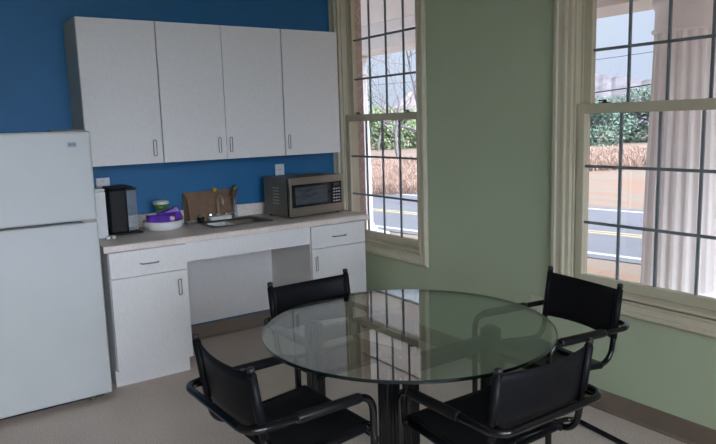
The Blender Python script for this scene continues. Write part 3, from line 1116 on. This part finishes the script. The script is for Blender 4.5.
# small jar with sprigs and dark sponge beside the sink
o = tag(empty('potted_succulent', (-1.205, -0.133, HC + 0.0035)), 'small dark pot of dry grey green sprigs in front of the paper bag', 'potted plant')
MB().lathe([(0, 0), (0.020, 0), (0.026, 0.034), (0.023, 0.034), (0.019, 0.028), (0, 0.028)], 20).build('pot', MT['blackp'], o)
mb = MB()
for k in range(34):
    a, b = rnd.uniform(0, 2 * PI), rnd.uniform(0.1, 1.25)
    d = Vector((math.cos(a) * math.sin(b), math.sin(a) * math.sin(b), math.cos(b)))
    c = Vector((0, 0, 0.029))
    L_ = rnd.uniform(0.022, 0.048)
    s = d.cross(Vector((0, 0, 1))).normalized() * 0.0045 if abs(d.z) < .99 else Vector((0.0045, 0, 0))
    mb.poly([c, c + d * L_ * .6 + s, c + d * L_ + Vector((0, 0, .004)), c + d * L_ * .6 - s])
mb.build('sprigs', mat('grey_green_sprigs', (0.24, 0.24, 0.15), 0.7, var=0.35, scale=60), o, fix=False)
o = tag(empty('scrub_sponge', (-1.290, -0.160, ZC), 0.2), 'dark scrub sponge lying between white dish and sink', 'sponge')
MB().box(-0.036, 0.036, -0.022, 0.022, 0.0, 0.018, 0.004).build('foam', MT['darkpull'] if False else mat('grey_sponge_foam', (0.10, 0.10, 0.09), 0.9, var=0.2, scale=80), o)
MB().box(-0.036, 0.036, -0.022, 0.022, 0.0185, 0.024, 0.002).build('scouring_pad', mat('pale_scouring_pad', (0.38, 0.37, 0.34), 0.9, var=0.2, scale=90), o)

# ------------------------------------------------------------------ glass table
TX, TY, TR, TZ = -1.3368, -2.5472, 0.5532, 0.740
tb = tag(empty('glass_table', (TX, TY, 0)), 'round clear glass dining table on black ribbed legs', 'table')
mb = MB()
nn = 128
mb.lathe([(0, 0.728), (TR - 0.0015, 0.728), (TR, 0.7295), (TR, 0.7385), (TR - 0.0015, 0.74), (0, 0.74)], nn, (0, 0, 0), smooth=False)
top = mb.build('glass_top', [MT['tglass'], MT['tedge'], MT['tbevel']], tb)
for p in top.data.polygons:
    nz = abs(p.normal.z)
    if nz < 0.2:
        p.material_index = 1
    elif nz < 0.95:
        p.material_index = 2
LC = (-1.32 - TX, -2.48 - TY)
hs = 0.2475


def ribbed_leg(cx, cy):
    """Square post with vertical grooves along each side."""
    mb = MB()
    w = 0.0285
    n_ = 4
    side = []
    for k in range(n_):
        a = -w + 2 * w * k / n_
        b = -w + 2 * w * (k + 1) / n_
        g = 0.0025
        side += [(a + g, 0.0), (b - g, 0.0), (b - g * 0.6, -0.004), (b + g * 0.6, -0.004)]
    side = side[:-2]
    prof = []
    for q in range(4):
        ca, sa = math.cos(q * PI / 2), math.sin(q * PI / 2)
        for (u, v) in side:
            xx, yy = u, -(w + v)
            prof.append((ca * xx - sa * yy, sa * xx + ca * yy))
    a = [mb.bm.verts.new((cx + x, cy + y, 0.0)) for x, y in prof]
    b = [mb.bm.verts.new((cx + x, cy + y, 0.7195)) for x, y in prof]
    for k in range(len(prof)):
        mb.bm.faces.new((a[k], a[(k + 1) % len(prof)], b[(k + 1) % len(prof)], b[k]))
    mb.bm.faces.new(b)
    mb.bm.faces.new(a[::-1])
    lg = mb.build('leg', MT['post'], tb)
    MB().lathe([(0, 0.7197), (0.022, 0.7197), (0.022, 0.7277), (0, 0.7277)], 20, (cx, cy, 0)).build('glass_pad', MT['cap'], lg)


for (a, b) in ((1, 1), (1, -1), (-1, 1), (-1, -1)):
    ribbed_leg(LC[0] + a * hs, LC[1] + b * hs)
for b in (1, -1):
    mb = MB()
    yy = LC[1] + b * hs
    mb.box(LC[0] - hs + 0.0287, LC[0] + hs - 0.0287, yy - 0.016, yy + 0.016, 0.638, 0.696, 0.003)
    mb.build('crossbeam', MT['post'], tb)


# ------------------------------------------------------------------ tubular armchairs
def make_chair():
    """Local frame: the sitter faces -y; floor at z = 0."""
    root = empty('tubular_armchair')
    w, bw, za = 0.239, 0.203, 0.641
    yf, yl, yc = -0.207, 0.245, 0.393
    r = 0.0125
    # one closed tube: floor runners, front legs, arms and the loop that passes behind the back
    P = [(-w, yc, r), (w, yc, r), (w, yf, r), (w, yf, za), (w, yl, za), (-w, yl, za), (-w, yf, za), (-w, yf, r)]
    mb = MB()
    mb.tube(rounded(P, 0.062, 7, True), r, 14, closed=True)
    mb.build('base_frame', MT['tube'], root)
    # seat and back frame
    mb = MB()
    zs0, zs1 = 0.512, 0.482
    for s in (-1, 1):
        pts = [(s * bw, yf + 0.012, zs0), (s * bw, 0.160, zs1), (s * bw, 0.207, 0.815)]
        mb.tube(rounded(pts, 0.075, 8), 0.0115, 12)
    mb.tube([(-w + 0.010, yf, zs0), (w - 0.010, yf, zs0)], 0.0115, 12)
    mb.tube([(-bw, 0.085, zs1 + 0.005), (bw, 0.085, zs1 + 0.005)], 0.009, 10)
    mb.build('seat_frame', MT['tube'], root)
    # spacer bolts between the back posts and the arm loop
    for s in (-1, 1):
        MB().tube([(s * bw, 0.194, za), (s * bw, yl - 0.010, za)], 0.006, 10).build('bolt', MT['tube'], root)
    # leather seat sling
    rows = []
    for i in range(13):
        u = i / 12 * 2 - 1
        row = []
        for j in range(13):
            v = j / 12
            y = yf - 0.010 + v * 0.335
            zz = zs0 + 0.014 - v * 0.030 - 0.022 * (1 - u * u) * min(1, v * 3.5) * min(1, (1 - v) * 6 + .3)
            row.append((u * (bw + 0.004), y, zz))
        rows.append(row)
    MB().sheet(rows, 0.005).build('seat', MT['leather'], root)
    for s in (-1, 1):                                 # sling hems wrapped round the rails
        MB().tube([(s * bw, yf + 0.016, zs0 - 0.0005), (s * bw, 0.105, zs1 + 0.0055)], 0.0150, 12).build('seat_hem', MT['leather'], root)
    # leather backrest sling
    rows = []
    z0, z1 = 0.592, 0.798
    for i in range(17):
        u = i / 16 * 2 - 1
        row = []
        for j in range(7):
            v = j / 6
            z = z0 + v * (z1 - z0) - 0.006 * (1 - u * u) * (1 if v > .5 else -1)
            yb = 0.160 + (z - zs1) * (0.047 / 0.333)
            row.append((u * bw, yb + 0.026 * (1 - u * u) - 0.008, z))
        rows.append(row)
    MB().sheet(rows, 0.005).build('backrest', MT['leather'], root)
    for s in (-1, 1):
        ya = lambda z: 0.160 + (z - zs1) * (0.047 / 0.333)
        MB().tube([(s * bw, ya(z0), z0), (s * bw, ya(z1), z1)], 0.0145, 12).build('back_hem', MT['leather'], root)
    # arm wraps
    for s in (-1, 1):
        mb = MB()
        pts = [(s * w, yf + 0.050, za), (s * w, yf + 0.06, za), (s * w, 0.075, za), (s * w, 0.085, za)]
        mb.tube(pts, 0.0175, 14, radii=[0.0150, 0.0178, 0.0178, 0.0150])
        mb.build('armrest', MT['pad'], root)
        MB().lathe([(0, 0.0), (0.0122, 0.0), (0.0122, 0.009), (0.009, 0.013), (0, 0.0145)], 14, (s * bw, 0.2065, 0.808)).build('end_cap', MT['cap'], root)
    return root


chair = make_chair()
poses = [(-1.899, -2.565, 91.5, 'black tubular armchair nearest the refrigerator, its back to it'),
         (-1.348, -3.018, 179.7, 'black tubular armchair nearest the viewer, its back hiding the table edge'),
         (-1.365, -2.070, 0.7, 'black tubular armchair on the kitchen side, facing out from the cabinets'),
         (-0.643, -2.646, -97.9, 'black tubular armchair under the window with the fluted column')]
for i, (x, y, a, lb) in enumerate(poses):
    c = chair if i == 0 else copy_tree(chair)
    c.location = (x, y, 0)
    c.rotation_euler = (0, 0, math.radians(a))
    tag(c, lb, 'chair', 'armchairs around the glass table')

# ------------------------------------------------------------------ porch
tag(MB().box(0.202, 2.86, -4.05, 12, -0.9, -0.16).build('porch_floor', MT['slab']), kind='structure')
tag(MB().box(0.202, 3.1, -4.05, 12, 2.72, 2.84).build('porch_ceiling', MT['porch']), kind='structure')
mb = MB()
mb.box(2.22, 2.78, -4.05, 12, 2.43, 2.719)
mb.box(2.16, 2.84, -4.05, 12, 2.60, 2.719, 0.01)
tag(mb.build('porch_beam', MT['porch']), kind='structure')


def column(x, y, label):
    root = tag(empty('fluted_column', (x, y, -0.16)), label, 'column', 'white fluted porch columns')
    z0, z1 = 0.22, 2.315
    mb = MB()
    nf, per = 20, 8
    levels = [(z0, 0.300), (0.6, 0.298), (1.2, 0.288), (1.8, 0.272), (z1, 0.260)]
    rings = []
    for z, rad in levels:
        ring = []
        for k in range(nf * per):
            a = 2 * PI * k / (nf * per)
            ph = (k % per) / per
            d = 0.0 if ph < 0.14 or ph > 0.86 else math.sin((ph - 0.14) / 0.72 * PI)
            rr = rad - 0.024 * d
            ring.append(mb.bm.verts.new((rr * math.cos(a), rr * math.sin(a), z)))
        rings.append(ring)
    N_ = nf * per
    for a, b in zip(rings, rings[1:]):
        for k in range(N_):
            mb.bm.faces.new((a[k], a[(k + 1) % N_], b[(k + 1) % N_], b[k]))
    mb.bm.faces.new(rings[-1])
    mb.bm.faces.new(rings[0][::-1])
    mb.build('shaft', MT['colw'], root)
    mb = MB()
    mb.lathe([(0.0, z1), (0.262, z1 + 0.0005), (0.277, z1 + 0.008), (0.284, z1 + 0.022), (0.277, z1 + 0.036), (0.262, z1 + 0.044), (0.260, z1 + 0.19),
              (0.272, z1 + 0.21), (0.285, z1 + 0.262), (0, z1 + 0.262)], 64)
    mb.build('capital', MT['colw'], root)
    mb = MB()
    mb.box(-0.38, 0.38, -0.38, 0.38, 0.0, 0.10, 0.004)
    mb.lathe([(0, 0.101), (0.35, 0.101), (0.37, 0.125), (0.35, 0.155), (0.325, 0.165), (0.32, 0.19), (0.31, 0.2195), (0, 0.2195)], 64)
    mb.build('base', MT['colw'], root)


column(2.50, -1.46, 'white fluted porch column filling the window nearest the viewer')
column(2.50, 3.49, 'white fluted porch column seen at the edge of the window beside the kitchen')

# ------------------------------------------------------------------ outdoors
GZ = -0.90
mb = MB()
N = 60
xs = [0.3 + (240 - 0.3) * (i / N) ** 2 for i in range(N + 1)]
ys = [-60 + 300 * j / 80 for j in range(81)]


def gz(x, y):
    d = x + 0.17 * y
    h = GZ
    if d > 15:
        h += 0.25 * (1 - math.cos(min(1, (d - 15) / 10) * PI)) + 0.12 * (noise.noise(Vector((x * .07, y * .07, 0))) + 0.3) * min(1, (d - 15) / 10)
    return h


vs = [[mb.bm.verts.new((x, y, gz(x, y))) for y in ys] for x in xs]
for i in range(N):
    for j in range(80):
        f = mb.bm.faces.new((vs[i][j], vs[i + 1][j], vs[i + 1][j + 1], vs[i][j + 1]))
        f.smooth = True
tag(mb.build('ground', MT['ground']), kind='structure')
tag(MB().box(-40, 0.29, -60, YB - 0.16, GZ - .1, GZ).build('ground_behind', MT['ground']), kind='structure')


def strip(name, x0, x1, y0, y1, z, m, h=0.012, parts=None, base=GZ):
    mb = MB()
    for (a, b) in (parts or [(y0, y1)]):
        # everything runs along the road, which slants: x = c - 0.17 y
        P = [(x0 - 0.17 * a, a), (x1 - 0.17 * a, a), (x1 - 0.17 * b, b), (x0 - 0.17 * b, b)]
        lo = [mb.bm.verts.new((px, py, base - 0.02)) for px, py in P]
        hi = [mb.bm.verts.new((px, py, z)) for px, py in P]
        mb.bm.faces.new(hi)
        mb.bm.faces.new(lo[::-1])
        for k in range(4):
            mb.bm.faces.new((lo[k], lo[(k + 1) % 4], hi[(k + 1) % 4], hi[k]))
    return tag(mb.build(name, m), kind='structure')


strip('road', 7.10, 13.35, -40, 60, GZ + 0.02, MT['asphalt'])
strip('road_edge_line', 7.36, 7.50, -40, 60, GZ + 0.028, MT['wline'])
strip('road_edge_line', 12.75, 12.90, -40, 60, GZ + 0.028, MT['wline'])
strip('road_centre_line', 9.36, 9.48, -40, 60, GZ + 0.028, MT['yline'])
strip('road_centre_line', 9.58, 9.70, -40, 60, GZ + 0.028, MT['yline'])


def bare_tree(loc, height, spread, seed, depth, label, m='bark', r0=0.10, grp='bare trees across the road'):
    rd = random.Random(seed)
    mb = MB()

    def grow(p, d, ln, r, lv):
        n_ = 4
        pts, rad = [p], [r]
        for k in range(n_):
            d = (d + Vector((rd.uniform(-1, 1), rd.uniform(-1, 1), rd.uniform(-.5, .9))) * 0.17).normalized()
            p = p + d * ln / n_
            pts.append(p)
            rad.append(r * (1 - 0.42 * (k + 1) / n_))
        mb.tube(pts, r, 5 if lv else 7, radii=rad, cap=False)
        if lv >= depth:
            return
        nb = rd.choice((3, 4)) if lv else 6
        for q in range(nb):
            t = rd.uniform(0.35, 1.0) if q else 1.0
            i = min(n_ - 1, int(t * n_))
            bp = pts[i].lerp(pts[i + 1], t * n_ - i if t < 1 else 1)
            a = rd.uniform(0, 2 * PI)
            side = d.orthogonal().normalized()
            side.rotate(Matrix.Rotation(a, 3, d))
            nd = (d * rd.uniform(0.5, 1.0) + side * spread * rd.uniform(0.6, 1.2)).normalized()
            if nd.z < -0.1:
                nd.z = abs(nd.z) * 0.3
            grow(bp, nd, ln * rd.uniform(0.62, 0.82), rad[i + 1] * 0.62, lv + 1)
    grow(Vector((0, 0, -0.2)), Vector((0, 0, 1)), height * 0.34, r0, 0)
    return tag(mb.build('bare_tree', MT[m], loc=loc, fix=False), label, 'tree', grp)


def leafy_tree(loc, rx, rz, seed, m, label, n_=5200, leaf=0.11, name='evergreen_tree', grp='evergreen trees across the field'):
    rd = random.Random(seed)
    root = tag(empty(name, loc), label, 'tree', grp)
    MB().tube([(0, 0, -0.3), (0.05, 0.02, rz * 0.6), (0, 0, rz * 1.3)], 0.12, 7, radii=[0.14, 0.1, 0.04]).build('trunk', MT['bark'], root)
    blobs = [(Vector((rd.uniform(-.55, .55) * rx, rd.uniform(-.55, .55) * rx, rz * rd.uniform(0.22, 1.3))), rd.uniform(0.35, 0.62)) for _ in range(9)]
    mb = MB()
    for k in range(n_):
        c, s = rd.choice(blobs)
        v = Vector((rd.gauss(0, 1), rd.gauss(0, 1), rd.gauss(0, 1))).normalized() * rd.uniform(0.7, 1.05)
        p = c + Vector((v.x * rx * s, v.y * rx * s, v.z * rz * s * 0.8))
        if p.z < 0.05:
            p.z = 0.05 + abs(p.z) * .3
        e1 = Vector((rd.uniform(-1, 1), rd.uniform(-1, 1), rd.uniform(-1, 1))).normalized() * leaf
        e2 = e1.orthogonal().normalized() * leaf * 0.6
        mb.poly([p - e1, p + e2, p + e1, p - e2])
    mb.build('foliage', MT[m], root, fix=False)
    return root


# line of sight through window_2 runs roughly along (3.45, 2.1); through window_1 along (2.9, 4.1)
def at(px_dir, dist):
    """Point on the ground at a distance along a compass bearing (degrees from +y towards +x) from the room."""
    a = math.radians(px_dir)
    x, y = -2.9 + dist * math.sin(a), -4.5 + dist * math.cos(a)
    return (x, y, gz(x, y))


OUT = []
ever = [(54.2, 47, 2.6, 1.9, 'ever', 'dark evergreen tree at the far side of the field, left in its window'),
        (56.9, 50, 2.8, 2.2, 'ever', 'tallest dark evergreen tree across the field beside the column'),
        (60.3, 49, 2.4, 2.2, 'olive', 'olive green tree across the field partly behind the column'),
        (64.2, 52, 2.6, 2.2, 'ever', 'evergreen tree across the field hidden behind the column'),
        (34.9, 50, 1.9, 2.6, 'ever', 'evergreen tree behind the column in the kitchen side window'),
        (37.4, 45, 1.9, 1.9, 'olive', 'olive bush on the bank in the kitchen side window'),
        (40.3, 46, 1.8, 1.7, 'olive', 'low olive bush in the middle of the kitchen side window'),
        (52.6, 39, 0.7, 0.6, 'ever', 'small round evergreen bush standing alone in the field')]
for i, (b, d, rx, rz, m, lb) in enumerate(ever):
    leafy_tree(at(b, d), rx, rz, 20 + i, m, lb, 1200 if rx < 1 else 5200, 0.07 if rx < 1 else 0.115)
bare = [(40.9, 19, 9.0, 0.9, 5, 5, 'large bare tree whose boughs cross the kitchen side window', 0.085),
        (38.2, 34, 9.5, 0.7, 8, 4, 'bare tree farther back in the kitchen side window', 0.10),
        (36.4, 42, 7.5, 0.7, 9, 4, 'slim bare tree near the porch column in the kitchen side window', 0.08),
        (52.4, 44, 7.0, 0.8, 12, 4, 'pale bare tree in front of the evergreens across the field', 0.08)]
for (b, d, h, sp, sd, dp, lb, r0) in bare:
    bare_tree(at(b, d), h, sp, sd, dp, lb, r0=r0)

# russet brush on the bank, one countless mass per view
rd = random.Random(5)
mb = MB()
for k in range(45000):
    b = rd.choice((rd.uniform(33, 43), rd.uniform(50, 66)))
    d = rd.uniform(22, 33) if b < 45 else rd.uniform(27, 35)
    p = Vector(at(b, d))
    hgt = rd.uniform(0.10, 0.45)
    a = rd.uniform(0, 2 * PI)
    s = Vector((math.cos(a), math.sin(a), 0)) * rd.uniform(0.008, 0.024)
    ln = Vector((rd.uniform(-.3, .3), rd.uniform(-.3, .3), hgt))
    mb.poly([p - s, p + s, p + ln + s * 0.5, p + ln - s * 0.5])
tag(mb.build('brush', MT['scrub'], fix=False), 'russet and pink brush covering the bank beyond the road', 'brush', kind='stuff')

# far wooded ridge
mb = MB()
prev = None
for j in range(161):
    b = 25 + 50 * j / 160
    p = Vector(at(b, 140))
    d = Vector((math.sin(math.radians(b)), math.cos(math.radians(b)), 0))
    top = 10.2 + 2.6 * noise.noise(Vector((b * 0.18, 3, 0))) + 0.9 * noise.noise(Vector((b * 1.4, 1, 0))) + 0.5 * noise.noise(Vector((b * 5, 2, 0)))
    top -= 4.6 * min(1, max(0, (47 - b) / 3))
    row = [mb.bm.verts.new(p + Vector((0, 0, -1))), mb.bm.verts.new(p + d * 6 + Vector((0, 0, top * .6))), mb.bm.verts.new(p + d * 18 + Vector((0, 0, top))), mb.bm.verts.new(p + d * 60 + Vector((0, 0, top * 0.8))), mb.bm.verts.new(p + d * 60 + Vector((0, 0, -2)))]
    if prev:
        for k in range(4):
            mb.bm.faces.new((prev[k], prev[k + 1], row[k + 1], row[k]))
    prev = row
tag(mb.build('wooded_ridge', MT['twig']), kind='structure')

# far house with a pitched roof
hp = at(39.3, 75)
o = tag(empty('house', hp, math.radians(-39)), 'distant house with a brown pitched roof seen above the bushes', 'house')
MB().box(-2.6, 2.6, -3, 3, -0.5, 2.6).build('wall', MT['siding'], o)
mb = MB()
for s in (-1, 1):
    mb.poly([(s * 3.0, -3.3, 2.5), (s * 3.0, 3.3, 2.5), (0, 3.3, 5.0), (0, -3.3, 5.0)])
mb.poly([(-3.0, -3.3, 2.5), (3.0, -3.3, 2.5), (0, -3.3, 5.0)])
mb.poly([(-3.0, 3.3, 2.5), (3.0, 3.3, 2.5), (0, 3.3, 5.0)])
mb.poly([(-3.0, -3.3, 2.5), (3.0, -3.3, 2.5), (3.0, 3.3, 2.5), (-3.0, 3.3, 2.5)])
mb.build('roof', MT['roofm'], o)

# power lines along the road
for (xx, z, a_, lb, r_) in ((14.0, 1.78, 0.0052, 'lower black power line running along the road', 0.016), (14.0, 2.82, 0.0026, 'upper thin power line running along the road', 0.007)):
    pts = []
    for k in range(37):
        y = -12 + 54 * k / 36
        pts.append((xx - 0.17 * y, y, z + a_ * (y - 15) ** 2))
    tag(MB().tube(pts, r_, 6).build('power_line', MT['wire']), lb, 'power line', 'power lines along the road')
